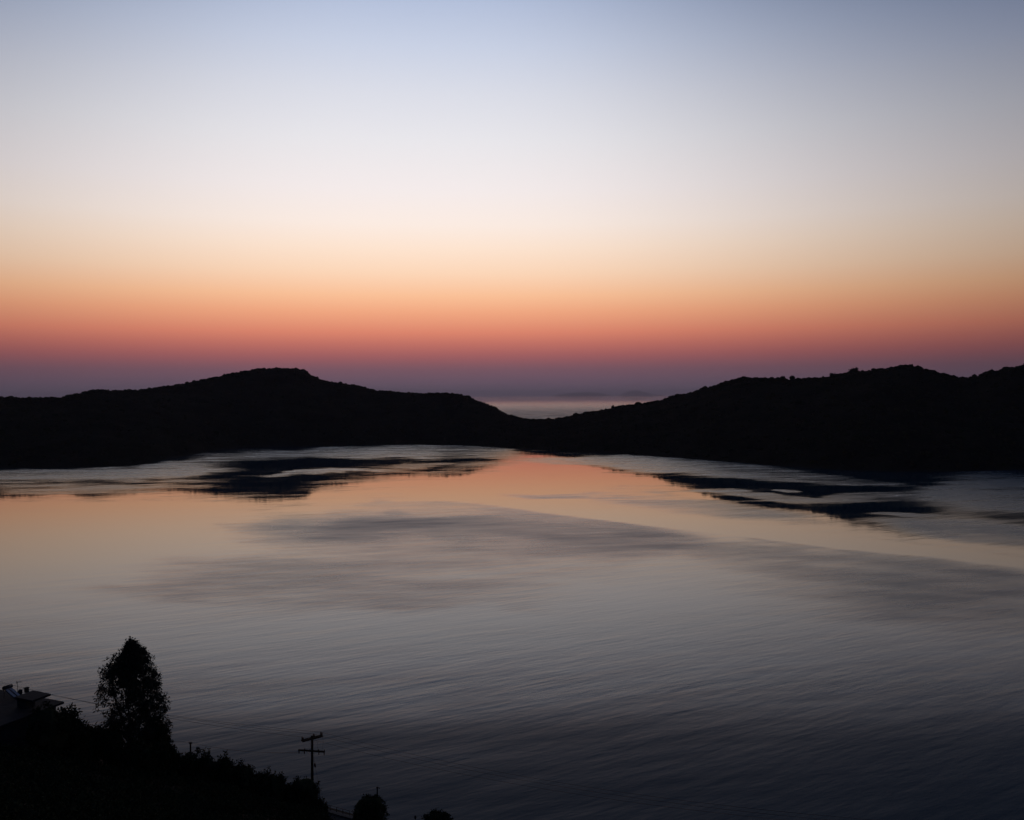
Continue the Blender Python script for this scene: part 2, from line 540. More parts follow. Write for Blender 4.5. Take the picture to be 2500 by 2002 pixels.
HF = np.stack([i * nu + j, i * nu + j + 1, (i + 1) * nu + j + 1, (i + 1) * nu + j], -1).reshape(-1, 4)
hme = np_mesh('hills', HV, HF)
hme.polygons.foreach_set('use_smooth', [True] * len(hme.polygons))
tag(link_mesh('hills', hme, M['hill']), kind='structure')

# far islands, more than a hundred kilometres out
def island(name_label, prof, depth, thick):
    pts = [at(x, y, depth) for x, y in prof]
    n = len(pts)
    V = []
    rows = [(-1.0, 0.0), (-0.6, 0.55), (-0.25, 0.85), (0.0, 1.0), (0.4, 0.7), (1.0, 0.0)]
    for s, k in rows:
        for q_, p in enumerate(pts):
            V.append((p.x, p.y + s * thick * (0.4 + 0.6 * math.sin(math.pi * (q_ + 0.5) / n)), max(p.z, 0) * k - (8 if k == 0 else 0)))
    F_ = [(a * n + b, a * n + b + 1, (a + 1) * n + b + 1, (a + 1) * n + b) for a in range(len(rows) - 1) for b in range(n - 1)]
    me = np_mesh('island', V, F_)
    o = link_mesh('island', me, M['island'])
    tag(o, name_label, 'island', 'islands on the horizon', 'structure')
island('long low hazy island on the sea horizon above the gap', [(1352, 968), (1362, 963), (1385, 960.5), (1400, 959), (1420, 957.5), (1440, 957), (1458, 958.5), (1472, 961), (1485, 964), (1492, 968)], 115000, 4800)
island('hazy domed island on the horizon nearer the right hill', [(1510, 968), (1520, 961), (1532, 956.5), (1545, 953.5), (1556, 953), (1568, 955.5), (1580, 959), (1592, 962), (1606, 964), (1622, 967)], 115000, 4800)

# scrub on the hills
def ico(sub):
    import bmesh
    bm = bmesh.new()
    bmesh.ops.create_icosphere(bm, subdivisions=sub, radius=1.0)
    v = np.array([p.co[:] for p in bm.verts])
    f = np.array([[q_.index for q_ in fc.verts] for fc in bm.faces])
    bm.free()
    return v, f
IC1, IF1 = ico(1)
IC2, IF2 = ico(2)
IC3, IF3 = ico(3)
def blobs(C, S, base, faces, jit):
    n, k = len(C), len(base)
    rad = 1 + jit * rng.uniform(-1, 1, (n, k, 1))
    V = C[:, None, :] + base[None] * S[:, None, :] * rad
    Fc = faces[None] + (np.arange(n) * k)[:, None, None]
    return V.reshape(-1, 3), Fc.reshape(-1, 3)
def scrub():
    n = 5200
    u = rng.uniform(-0.72, 0.72, n)
    t = 1 + rng.normal(0, 0.035, n)
    keep = fbm(SNoise(31), u * 60, t * 4, 3) > -0.55
    u, t = u[keep], t[keep]
    C = hill_point(u, t)
    s = np.exp(rng.normal(0.45, 0.42, len(u)))
    S = np.stack([s * 1.1, s * 1.1, s * 0.85], -1)
    C[:, 2] += s * 0.25
    V1, F1 = blobs(C, S, IC2, IF2, 0.22)
    n = 12000
    u = rng.uniform(-0.9, 0.9, n)
    t = rng.uniform(0.02, 1.3, n)
    C = hill_point(u, t)
    s = np.exp(rng.normal(0.35, 0.35, n))
    C[:, 2] += s * 0.2
    V2, F2 = blobs(C, np.stack([s * 1.2, s * 1.2, s * 0.9], -1), IC1, IF1, 0.25)
    me = np_mesh('scrub', np.concatenate([V1, V2]), np.concatenate([F1, F2 + len(V1)]))
    tag(link_mesh('scrub', me, M['scrub']), 'low dark scrub covering the hills across the bay', 'scrub', kind='stuff')
scrub()

# leaves --------------------------------------------------------------
def leaf_quads(P, length, width, droop=0.0, aspect_j=0.3):
    """diamond leaves at points P with random directions"""
    n = len(P)
    d = rng.normal(0, 1, (n, 3))
    d[:, 2] -= droop
    d /= np.linalg.norm(d, axis=1, keepdims=True)
    a = rng.normal(0, 1, (n, 3))
    s = np.cross(d, a)
    s /= np.linalg.norm(s, axis=1, keepdims=True) + 1e-9
    l = (length * rng.uniform(1 - aspect_j, 1 + aspect_j, (n, 1)))
    w = (width * rng.uniform(1 - aspect_j, 1 + aspect_j, (n, 1)))
    V = np.stack([P, P + d * l * 0.5 + s * w * 0.5, P + d * l, P + d * l * 0.5 - s * w * 0.5], 1)
    Fq = (np.arange(n) * 4)[:, None] + np.arange(4)[None]
    return V.reshape(-1, 3), Fq
def tri_quads(F3):
    return np.concatenate([F3, F3[:, 2:3]], 1)
def crown_mesh(name, rx, ry, z0, z1, leaf, nleaf, lobes=14, core=0.8, flat=False, clump=0.55):
    """an uneven bush crown between heights z0 and z1: lobed core plus leaf clumps"""
    cz, rz = (z0 + z1) / 2, (z1 - z0) / 2
    lo = []
    for k in range(lobes):
        d = rng.normal(0, 1, 3)
        d /= np.linalg.norm(d)
        if d[2] < -0.3:
            d[2] *= -0.5
        f = rng.uniform(0.55, 0.8)
        r = rng.uniform(0.28, 0.45)
        lo.append((d * f * np.array([rx, ry, rz]) + np.array([0, 0, cz]), r * np.array([rx, ry, min(rz, rx)])))
    base = IC3.copy()
    amp = 1 + 0.16 * fbm(SNoise(int(rng.integers(1e6))), base[:, 0] * 2.2 + base[:, 2], base[:, 1] * 2.2 - base[:, 2], 3)
    cv = base * amp[:, None] * np.array([rx, ry, rz]) * core
    if flat:
        cv[:, 2] = np.minimum(cv[:, 2], rz * 0.86)
    cv[:, 2] += cz
    # clump centres on the core's surface and the lobes
    cl = []
    nc = max(30, nleaf // 26)
    for k in range(nc):
        if rng.random() < 0.55:
            c, r = lo[int(rng.integers(len(lo)))]
            d = rng.normal(0, 1, 3); d /= np.linalg.norm(d)
            cl.append(c + d * r * rng.uniform(0.7, 1.05))
        else:
            d = rng.normal(0, 1, 3); d /= np.linalg.norm(d)
            cl.append(d * np.array([rx, ry, rz]) * rng.uniform(0.78, 1.0) + np.array([0, 0, cz]))
    cl = np.array(cl)
    if flat:
        cl[:, 2] = np.minimum(cl[:, 2], cz + rz * 0.93)
    cl[:, 2] = np.clip(cl[:, 2], z0, z1)
    idx = rng.integers(0, nc, nleaf)
    P = cl[idx] + rng.normal(0, clump * leaf, (nleaf, 3))
    LV, LF = leaf_quads(P, leaf, leaf * 0.55)
    parts_v = [cv, LV]
    parts_f = [tri_quads(IF3), LF + len(cv)]
    n0 = len(cv) + len(LV)
    for c, r in lo:
        bv = IC2 * r * 0.82 * (1 + 0.12 * rng.uniform(-1, 1, (len(IC2), 1))) + c
        if flat:
            bv[:, 2] = np.minimum(bv[:, 2], cz + rz * 0.9)
        parts_v.append(bv)
        parts_f.append(tri_quads(IF2) + n0)
        n0 += len(bv)
    V = np.concatenate(parts_v)
    Fa = np.concatenate(parts_f)
    me = bpy.data.meshes.new(name)
    faces = [tuple(f[:3]) if f[2] == f[3] else tuple(f) for f in Fa.tolist()]
    me.from_pydata(V.tolist(), [], faces)
    me.update()
    return me
def trunk(mb, h, r, lean=(0, 0), branches=4, spread=0.5):
    pts = [(lean[0] * s * s, lean[1] * s * s, h * s) for s in (-0.06, 0.0, 0.3, 0.65, 1.0)]
    mb.tube(pts, [r * 1.5, r * 1.25, r, r * 0.8, r * 0.5], 8)
    for k in range(branches):
        a = 2 * math.pi * k / branches + random.uniform(-.4, .4)
        z = h * random.uniform(0.5, 0.8)
        e = Vector((math.cos(a) * spread, math.sin(a) * spread, z + spread * 0.9))
        mb.tube([(lean[0] * .4, lean[1] * .4, z), e * 0.6 + Vector((0, 0, z * 0.4)), e], [r * .5, r * .35, r * .15], 6)
    return mb

# single trees that stand out on the ridges
def ridge_tree(px, py, wpx, label, hfac=0.85):
    u = at(px, py, 1500); u = u.x / u.y
    t = 0.995
    g = hill_point(np.array([u]), np.array([t]))[0]
    m_px = g[1] / F
    top = at(px, py, float(g[1])).z
    r = wpx * m_px / 2
    h = max(top - g[2], r * 1.2)
    root = empty('ridge_tree', (g[0], g[1], g[2] - 0.1))
    tag(root, label, 'tree', 'single trees on the skyline of the hills')
    trunk(MB(), h * 0.6, r * 0.11, (0.2, 0), 4, r * 0.45).build('trunk', M['bark'], root)
    me = crown_mesh('crown', r, r, min(h - 2 * r * hfac, h * 0.12), h, r * 0.22, 500, 8, 0.82)
    link_mesh('crown', me, M['scrub'], root)
ridge_tree(1911, 918, 13, 'left one of two round trees side by side on the right ridge')
ridge_tree(1934, 917, 14, 'right one of two round trees side by side on the right ridge')
ridge_tree(2010, 918, 9, 'small round tree on the right ridge just left of a bigger tree')
ridge_tree(2034, 910, 17, 'big round tree on the right ridge below the bushy summit')
ridge_tree(2084, 899, 22, 'broadest bushy tree at the left end of the right summit')
ridge_tree(1497, 989, 6, 'tiny lollipop tree on the slope above the gap to the sea')
ridge_tree(548, 912, 6, 'small leaning tree on the left slope of the left hill')
ridge_tree(588, 905, 5, 'small tree close below the summit on the left hill')

# ------------------------------------------------------------------ near hillside above the coast road
A0 = Vector((-30.3, 139.0)); DIRL = Vector((0.89, -0.456)).normalized(); NRM = Vector((DIRL.y, -DIRL.x))
gn = SNoise(41)
def s_of(x, y):
    return (x - A0.x) * NRM.x + (y - A0.y) * NRM.y
def ground(x, y):
    s = s_of(np.asarray(x, float), np.asarray(y, float))
    z = 11.75 + 0.615 * np.maximum(s - 6.5, 0) + 3.0 * np.exp(-((s - 47) / 20.0) ** 2)
    z = np.where(s < 9, 11.75 + 0.615 * np.maximum(s - 6.5, 0) , z * 1.0)
    w = np.clip((s - 9) / 8, 0, 1)
    z = np.where(s >= 9, (11.75 + 0.615 * (s - 6.5)) + w * 3.0 * np.exp(-((s - 47) / 20.0) ** 2), z)
    z = z + np.clip((s - 8) / 6, 0, 1) * 0.35 * fbm(gn, np.asarray(x) / 4.0, np.asarray(y) / 4.0, 3)
    z = np.where(s < -1.2, np.maximum(11.75 + (s + 1.2) * 1.9, -4.0), z)
    return z
def gz(x, y):
    return float(ground(np.array([x]), np.array([y]))[0])
def build_ground():
    ss = np.concatenate([np.arange(-9.5, 12, 0.6), np.arange(12, 190, 1.5)])
    ll = np.concatenate([np.arange(-260, -60, 8.0), np.arange(-60, 90, 1.2), np.arange(90, 300, 8.0)])
    Lg, Sg = np.meshgrid(ll, ss)
    X = A0.x + DIRL.x * Lg + NRM.x * Sg
    Y = A0.y + DIRL.y * Lg + NRM.y * Sg
    Z = ground(X, Y)
    hole = np.hypot(X, Y) < 14
    Z = np.where(hole, np.minimum(Z, 75.0), Z)
    V = np.stack([X, Y, Z], -1).reshape(-1, 3)
    nl = len(ll)
    i, j = np.meshgrid(np.arange(len(ss) - 1), np.arange(nl - 1), indexing='ij')
    Fq = np.stack([i * nl + j, (i + 1) * nl + j, (i + 1) * nl + j + 1, i * nl + j + 1], -1).reshape(-1, 4)
    me = np_mesh('hillside', V, Fq)
    me.polygons.foreach_set('use_smooth', [True] * len(me.polygons))
    tag(link_mesh('hillside', me, M['soil']), kind='structure')
build_ground()
def lpt(l, s, z):
    return Vector((A0.x + DIRL.x * l + NRM.x * s, A0.y + DIRL.y * l + NRM.y * s, z))
# coast road and its kerb
mb = MB()
vs = []
ls = np.arange(-60, 91, 10.0)
for l in ls:
    vs += [lpt(l, 0.55, 11.77), lpt(l, 6.2, 11.77)]
mb.add(vs, [(2 * k, 2 * k + 1, 2 * k + 3, 2 * k + 2) for k in range(len(ls) - 1)])
tag(mb.build('road', M['asphalt']), kind='structure')
mb = MB()
for k in range(len(ls) - 1):
    a, b = lpt(ls[k] + 0.01, 0.1, 11.80), lpt(ls[k + 1] - 0.01, 0.1, 11.80)
    mb.bar(a, b, 0.85, 0.24)
tag(mb.build('kerb', M['kerb']), kind='structure')

def wood_rail():
    root = empty('railing', lpt(6, -0.15, 11.9))
    base = Vector(root.location)
    tag(root, 'low two-rail metal railing along the edge of the coast road', 'railing')
    for k in range(-5, 26):
        l = k * 1.3
        p = lpt(l, -0.15, 11.9) - base
        MB().bar(p, p + Vector((0, 0, 0.80)), 0.085, 0.085).build('post', M['darksteel'], root)
    for h, w in ((0.80, 0.05), (0.42, 0.035)):
        a, b = lpt(-6.6, -0.15, 11.9 + h) - base, lpt(32.6, -0.15, 11.9 + h) - base
        MB().tube([a, (a + b) / 2, b], w / 2 + 0.008, 8).build('rail', M['darksteel'], root)
wood_rail()

# ------------------------------------------------------------------ shrubs along the near skyline
def shrub(px, top, half, depth, label, name='shrub', leaf=0.30, flat=False, cat='shrub', shoots=0, group='bushes along the near hillside', raise_=0.0, nleaf=None, tallness=None):
    p = at(px, top, depth)
    g = gz(p.x, p.y)
    h = max(p.z - g, 0.8)
    m_px = depth / F
    r = half * m_px
    root = empty(name, (p.x, p.y, g))
    tag(root, label, cat, group)
    tr = MB()
    trunk(tr, h * 0.7, 0.07 + 0.02 * h, (0.15, 0.1), 4, r * 0.5)
    tr.build('stem' if cat == 'shrub' else 'trunk', M['bark'], root)
    z0 = max(raise_, h - (tallness or 2.6) * r) if h > 2.2 * r else raise_
    n = nleaf or int(1200 + 1300 * r)
    r *= 1.12
    me = crown_mesh('crown', r, r * 0.95, z0 if raise_ else h * 0.06, h - leaf * 0.3, leaf, n, 14, 0.8, flat)
    link_mesh('crown', me, M['leaf'], root)
    if shoots:
        sh = MB()
        LP = []
        for k in range(shoots):
            x = random.uniform(-r * .8, r * .8)
            hh = random.uniform(0.35, 0.95)
            a, b = Vector((x, 0, h * 0.82)), Vector((x + random.uniform(-.15, .2), random.uniform(-.2, .2), h + hh))
            sh.tube([a, b], [0.035, 0.012], 5)
            for q_ in range(22):
                LP.append(a.lerp(b, random.uniform(0.35, 1.0)) + Vector((random.gauss(0, .07), random.gauss(0, .07), 0)))
        LV, LF = leaf_quads(np.array([v[:] for v in LP]), 0.24, 0.14)
        sh.add(LV.tolist(), LF.tolist())
        sh.build('shoots', M['leaf'], root)
    return root
shrub(166, 1722, 20, 79, 'bush topping the hedge at the right corner of the flat roof')
shrub(183, 1736, 14, 79, 'small upright bush one step down right of the flat-roofed house')
shrub(198, 1754, 17, 80, 'bush halfway down between the house and the tall tree')
shrub(214, 1769, 15, 82, 'low bush in the dip left of the tall tree')
shrub(118, 1716, 44, 76, 'large dark bush in front of the wall of the flat-roofed house')
shrub(238, 1773, 22, 84, 'rounded bush at the left foot of the tall tree')
shrub(270, 1768, 26, 82, 'dense bush hiding the trunk of the tall tree')
shrub(338, 1806, 34, 80, 'bush under the middle of the tall tree')
shrub(393, 1752, 17, 84, 'bulging bush on the right flank of the tall tree')
shrub(385, 1806, 22, 82, 'bush under the right side of the tall tree')
shrub(417, 1815, 18, 86, 'round bush standing out right of the tall tree')
shrub(455, 1843, 26, 88, 'low bush beneath the short post', leaf=0.26)
shrub(500, 1842, 26, 86, 'bush with bare upright shoots right of the short post', leaf=0.26, shoots=6)
shrub(545, 1847, 24, 87, 'bush with a blocky top right of the upright shoots', leaf=0.28, shoots=2)
shrub(588, 1861, 34, 88, 'broad domed bush in the middle of the hedge', leaf=0.28)
shrub(617, 1884, 12, 89, 'narrow bush at the right foot of the domed bush', leaf=0.26)
shrub(640, 1884, 18, 90, 'left bush of the pair before the utility pole', leaf=0.28)
shrub(671, 1884, 26, 91, 'right bush of the pair before the utility pole', leaf=0.28, shoots=2)
shrub(697, 1912, 14, 92, 'small bush between the hedge and the flat-topped tree', leaf=0.26)
shrub(737, 1897, 36, 92, 'flat-topped dense tree at the foot of the utility pole', 'flat_topped_tree', 0.26, True, 'tree', raise_=1.3, tallness=2.4)
shrub(762, 1925, 13, 93, 'bush hugging the right side of the utility pole', leaf=0.26)
shrub(782, 1941, 9, 110, 'small pointed bush at the left end of the railing', leaf=0.24)
shrub(789, 1955, 11, 112, 'lowest bush where the railing begins', leaf=0.24)
shrub(905, 1944, 38, 130.5, 'round clipped tree beside the road railing', 'round_tree', 0.30, False, 'tree', group='round trees by the coast road', raise_=1.3, nleaf=5200, tallness=2.0)
shrub(1068, 1983, 38, 120.0, 'round tree cut off by the bottom edge of the picture', 'round_tree', 0.30, False, 'tree', group='round trees by the coast road', raise_=1.3, nleaf=5200, tallness=2.0)

# undergrowth covering the slope under and before the shrubs
def undergrowth():
    n = 42000
    l = rng.uniform(-62, 60, n)
    s = rng.uniform(9, 128, n)
    X = A0.x + DIRL.x * l + NRM.x * s
    Y = A0.y + DIRL.y * l + NRM.y * s
    P = np.stack([X, Y, ground(X, Y)], -1)
    px, py, w = project(P)
    keep = (Y > 3) & (px > -500) & (px < 800) & (py > 1760) & (py < 2500) & (np.hypot(X + 47, Y - 82) > 8)
    P, dist = P[keep], w[keep]
    # plants of leaves only, several to every square metre: no bare ground shows between them
    sz = np.exp(rng.normal(-0.45, 0.3, len(P)))
    k = np.clip((sz * 46).astype(int), 16, 90)
    idx = np.repeat(np.arange(len(P)), k)
    m = len(idx)
    d = rng.normal(0, 1, (m, 3)); d /= np.linalg.norm(d, axis=1, keepdims=True)
    d[:, 2] = np.abs(d[:, 2]) * 1.1
    Q = P[idx] + d * sz[idx, None] * rng.uniform(0.15, 1.0, (m, 1)) ** 0.6
    LV, LF = leaf_quads(Q, 0.22, 0.12)
    me = np_mesh('undergrowth', LV, LF)
    tag(link_mesh('undergrowth', me, M['leaf']), 'dark undergrowth covering the near slope below the hedge', 'undergrowth', kind='stuff')
undergrowth()

# ------------------------------------------------------------------ the tall tree
def tall_tree():
    D = 85.0
    Z = 1.0 / 3.44
    def P(X, Y):                       # from the enlarged crop to the tree's own plane
        return at(X * Z, 1500 + Y * Z, D)
    b = P(1085, 1090)
    g = gz(b.x, b.y)
    root = empty('eucalyptus_tree', (b.x, b.y, g - 0.1))
    o = Vector(root.location)
    tag(root, 'tall tapering leafy tree rising above the bushes beside the house', 'tree')
    left = [(1100, 215), (1055, 262), (1040, 320), (985, 355), (968, 400), (900, 372), (862, 425), (848, 480), (858, 550), (830, 650), (815, 745), (830, 830), (825, 880), (850, 910), (880, 960), (930, 1040)]
    right = [(1105, 215), (1150, 265), (1205, 310), (1265, 400), (1310, 480), (1345, 570), (1370, 680), (1385, 780), (1392, 880), (1412, 940), (1388, 1000), (1400, 1060)]
    lp = sorted([((P(x, y) - o).z, (P(x, y) - o).x) for x, y in left])
    rp = sorted([((P(x, y) - o).z, (P(x, y) - o).x) for x, y in right])
    lz, lx = zip(*lp); rz, rx = zip(*rp)
    H = (P(1102, 212) - o).z
    # trunk, fork and limbs
    tb = MB()
    tb.tube([(0, 0, -0.3), (0.02, 0, 0.5), (0.0, 0.1, H * 0.3), (-0.05, 0.0, H * 0.55), (0.15, 0.1, H * 0.8), (0.2, 0, H * 0.96)],
            [0.30, 0.24, 0.20, 0.15, 0.08, 0.02], 10)
    tb.build('trunk', M['bark'], root, True)
    ends = []
    for k in range(24):
        z0 = H * random.uniform(0.12, 0.8)
        z1 = min(z0 + random.uniform(0.8, 2.6), H * 0.95)
        xl, xr = np.interp(z1, lz, lx), np.interp(z1, rz, rx)
        a = random.uniform(0, 2 * math.pi)
        xm, xh = (xl + xr) / 2, (xr - xl) / 2
        e = Vector((xm + xh * 0.8 * math.cos(a), xh * 0.75 * math.sin(a), z1))
        st = Vector((np.interp(z0, [0, H * .55, H * .8], [0, -.05, .15]), 0, z0))
        mid = st.lerp(e, 0.5) + Vector((0, 0, 0.35))
        MB().tube([st, mid, e], [0.075, 0.05, 0.018], 6).build('limb', M['bark'], root, True)
        ends.append(e)
    e2 = P(905, 420) - o
    MB().tube([(0, 0, H * 0.25), Vector((0, 0, H * .25)).lerp(e2, 0.5) + Vector((-0.25, 0, 0)), e2], [0.12, 0.085, 0.02], 7).build('limb', M['bark'], root, True)
    # hanging leaf sprays through the crown's volume
    cl, tries = [], 0
    gap = SNoise(77)
    while len(cl) < 1000 and tries < 40000:
        tries += 1
        z = random.uniform(-0.1, H - 0.26)
        xl, xr = float(np.interp(z, lz, lx)), float(np.interp(z, rz, rx))
        xm, xh = (xl + xr) / 2, max((xr - xl) / 2 - 0.12, 0.08)
        a, q_ = random.uniform(0, 2 * math.pi), random.random() ** 0.42
        xh *= 1.0 + 0.07 * float(gap(z * 2.6 + 2.0 * math.cos(a), 3.0 * math.sin(a))) + (0.10 if random.random() < 0.12 else 0.0)
        x, y = xm + xh * q_ * math.cos(a), xh * 0.85 * q_ * math.sin(a)
        # thinner on the left and low down, dense on the right
        dens = 0.55 + 0.45 * min(max((x + 0.9) / 1.4, 0), 1)
        if z < H * 0.33: dens *= 0.8
        if z > H * 0.62: dens = max(dens, 0.9)
        if z < 1.3 and abs(x - 1.1) < 0.9: dens *= 0.5
        if dens < 0.8 and float(gap(x * 1.7, z * 1.5)) > 0.15: dens *= 0.3
        if random.random() > dens: continue
        cl.append((x, y, z))
    cl = np.array(cl)
    n = len(cl) * 36
    idx = rng.integers(0, len(cl), n)
    off = rng.normal(0, 1, (n, 3)) * np.array([0.17, 0.17, 0.24])
    Pq = cl[idx] + off
    LV, LF = leaf_quads(Pq, 0.29, 0.105, droop=0.9)
    me = np_mesh('crown', LV, LF)
    link_mesh('crown', me, M['euc'], root)
tall_tree()

# ------------------------------------------------------------------ house with a flat roof
def house():
    C = at(156.6, 1713, 82.0)                      # far right corner of the roof, top edge
    ang = math.atan2(0.92, -2.18)                  # along the far eaves, away to the left
    Mx = Matrix.Translation((C.x, C.y, 0)) @ Matrix.Rotation(ang, 4, 'Z')
    # local x runs left along the far eaves, local y towards the viewer
    zr = C.z
    gmin = min(gz((Mx @ Vector((x, y, 0))).x, (Mx @ Vector((x, y, 0))).y) for x in (0.4, 12.6) for y in (0.4, 7.6))
    base = Mx @ Vector((6.5, 4.0, 0)); base.z = gmin - 0.2
    root = empty('house', base, ang)
    tag(root, 'flat-roofed house at the left edge with a raised roof slab', 'house')
    inv = (Matrix.Translation(base) @ Matrix.Rotation(ang, 4, 'Z')).inverted()
    def lo(x, y, z):
        v = inv @ (Mx @ Vector((x, y, 0)))
        return Vector((v.x, v.y, z - base.z))
    def bx(a, b):
        p, q_ = lo(*a), lo(*b)
        return (min(p.x, q_.x), min(p.y, q_.y), min(p.z, q_.z)), (max(p.x, q_.x), max(p.y, q_.y), max(p.z, q_.z))
    def part(name, a, b, m, parent=root):
        return MB().box(*bx(a, b)).build(name, m, parent)
    wl_ = part('wall', (0.5, 0.5, base.z), (12.6, 7.5, zr - 0.2), M['plaster'])
    part('roof', (0.0, 0.0, zr - 0.198), (13.0, 8.0, zr), M['slab'])
    for x0, x1 in ((1.6, 2.8), (4.4, 5.6), (7.4, 8.6)):
        wi = MB()
        for a, b in (((x0, 7.49, zr - 2.0), (x1, 7.58, zr - 1.92)), ((x0, 7.49, zr - 0.88), (x1, 7.58, zr - 0.80)),
                     ((x0, 7.49, zr - 1.92), (x0 + 0.08, 7.58, zr - 0.88)), ((x1 - 0.08, 7.49, zr - 1.92), (x1, 7.58, zr - 0.88)),
                     (((x0 + x1) / 2 - .03, 7.49, zr - 1.92), ((x0 + x1) / 2 + .03, 7.58, zr - 0.88))):
            wi.box(*bx(a, b))
        w_ = wi.build('window', M['frame'], root)
        for q0, q1 in ((x0 + .08, (x0 + x1) / 2 - .03), ((x0 + x1) / 2 + .03, x1 - .08)):
            part('pane', (q0, 7.503, zr - 1.92), (q1, 7.53, zr - 0.88), M['glass'], w_)
    d_ = part('door', (10.0, 7.49, zr - 2.9), (11.0, 7.56, zr - 0.8), M['frame'])
    part('handle', (10.1, 7.562, zr - 1.95), (10.16, 7.60, zr - 1.8), M['steel'], d_)
    # stair head: low set-back walls under an overhanging slab
    h = 1.0
    part('stair_head', (1.75, 1.75, zr), (2.95, 2.7, zr + h - 0.2), M['plaster'])
    part('upper_slab', (0.62, 0.95, zr + h - 0.198), (3.05, 2.9, zr + h), M['slab'])
    return Mx, zr, ang
HMX, HZR, HANG = house()
def roof_pt(px, py, dz):
    """a point on the flat roof (height dz above it) on the line of sight of a photo pixel"""
    r = ray(px, py)
    return CAM + r * ((HZR + dz - CAM.z) / r.z)
# chimney block
p = roof_pt(65, 1690.5, 0.0)
t = empty('chimney', p, HANG)
tag(t, 'small square chimney on the flat roof left of the raised slab', 'chimney')
MB().box((-0.15, -0.15, 0), (0.15, 0.15, 0.42)).build('stack', M['plaster'], t)
MB().box((-0.19, -0.19, 0.42), (0.19, 0.19, 0.50)).build('cap', M['slab'], t)
# water tank with a domed top
p = roof_pt(49.5, 1693.0, 0.0)
t = empty('water_tank', p, HANG)
tag(t, 'small dark water tank with a domed top below the antenna', 'water tank')
MB().lathe([(0.2, 0), (0.205, 0.05), (0.205, 0.26), (0.19, 0.32), (0.15, 0.37), (0.08, 0.40), (0.03, 0.41)], n=16).build('body', M['darksteel'], t, True)
MB().lathe([(0.05, 0.40), (0.05, 0.43), (0.03, 0.44)], n=10).build('lid', M['darksteel'], t)
# television antenna
p = roof_pt(43, 1692.0, 0.0)
top = at(43, 1664, p.y)
t = empty('television_antenna', p, 0)
tag(t, 'television antenna on a thin mast above the flat roof', 'antenna')
ah = top.z - p.z
MB().tube([(0, 0, 0), (0, 0, ah)], 0.022, 8).build('mast', M['darksteel'], t)
dirv = Vector((0.95, 0.3, 0.0)).normalized()
sd = Vector((-dirv.y, dirv.x, 0))
a, b = -dirv * 0.08, dirv * 0.42
z = Vector((0, 0, ah - 0.06))
MB().tube([a + z, b + z], 0.014, 6).build('boom', M['darksteel'], t)
for k, (q_, l) in enumerate(((-0.07, .24), (0.0, .22), (0.1, .17), (0.2, .16), (0.3, .15), (0.41, .17))):
    c = dirv * q_ + z
    MB().tube([c - sd * l - Vector((0, 0, 0.02)), c + sd * l + Vector((0, 0, 0.02))], 0.009, 5).build('element', M['darksteel'], t)
mb = MB()
for zz in (-.12, -.04, .05, .12):
    c = z + a + Vector((0, 0, zz))
    mb.tube([c - sd * .17, c + sd * .17], 0.010, 5)
mb.tube([z + a + Vector((0, 0, -.13)), z + a + Vector((0, 0, .14))], 0.012, 5)
mb.build('reflector', M['darksteel'], t)
# solar water heater: storage tank and two tilted glazed collectors
def heater():
    ex = (HMX.to_3x3() @ Vector((-1, 0, 0))).normalized()     # along the far eaves to the right
    ey = (HMX.to_3x3() @ Vector((0, 1, 0))).normalized()      # towards the viewer
    low = roof_pt(41.5, 1701.0, 0.22)
    L, tilt = 1.42, R(25)
    root = empty('solar_water_heater', (low.x, low.y, HZR), 0)
    tag(root, 'solar water heater with two glazed panels coloured pale like reflected sky on the flat roof', 'solar heater')
    o = Vector(root.location)
    up = (-ex * math.cos(tilt) + Vector((0, 0, math.sin(tilt))))
    nn = ex * math.sin(tilt) + Vector((0, 0, math.cos(tilt)))
    st = low - o
    for k in range(2):
        c = st - ey * (0.0 + 0.40 * k)
        mb = MB()
        w = 0.32
        q8 = [c, c + ey * w, c + ey * w + up * L, c + up * L]
        mb.add([v - nn * .04 for v in q8] + [v + nn * .03 for v in q8],
               [(0, 3, 2, 1), (4, 5, 6, 7), (0, 1, 5, 4), (1, 2, 6, 5), (2, 3, 7, 6), (3, 0, 4, 7)])
        pn = mb.build('collector', M['darksteel'], root)
        i_ = 0.03
        g4 = [c + ey * i_ + up * i_, c + ey * (w - i_) + up * i_, c + ey * (w - i_) + up * (L - i_), c + ey * i_ + up * (L - i_)]
        MB().add([v + nn * .034 for v in g4] + [v + nn * .031 for v in g4], [(0, 1, 2, 3), (7, 6, 5, 4), (0, 4, 5, 1), (1, 5, 6, 2), (2, 6, 7, 3), (3, 7, 4, 0)]).build('pane', M['collector'], pn)
    tc_ = st + up * (L + 0.14) + Vector((0, 0, 0.10))
    a, b = tc_ + ey * 0.42, tc_ - ey * 0.55
    dv = (b - a)
    MB().tube([a, a + dv * 0.04, a + dv * 0.96, b], [0.13, 0.19, 0.19, 0.13], 14).build('tank', M['darksteel'], root, True)
    fr = MB()
    for s_ in (0.30, -0.42):
        h_ = tc_ + ey * s_
        fr.bar(h_ - Vector((0, 0, 0.16)), Vector((h_.x, h_.y, 0.0)), 0.04)
        f_ = st + ey * (s_ * .9 - .02) - nn * 0.06
        fr.bar(f_, Vector((f_.x, f_.y, 0.0)), 0.04)
        fr.bar(f_, f_ + up * L, 0.035)
    fr.build('frame', M['steel'], root)
heater()

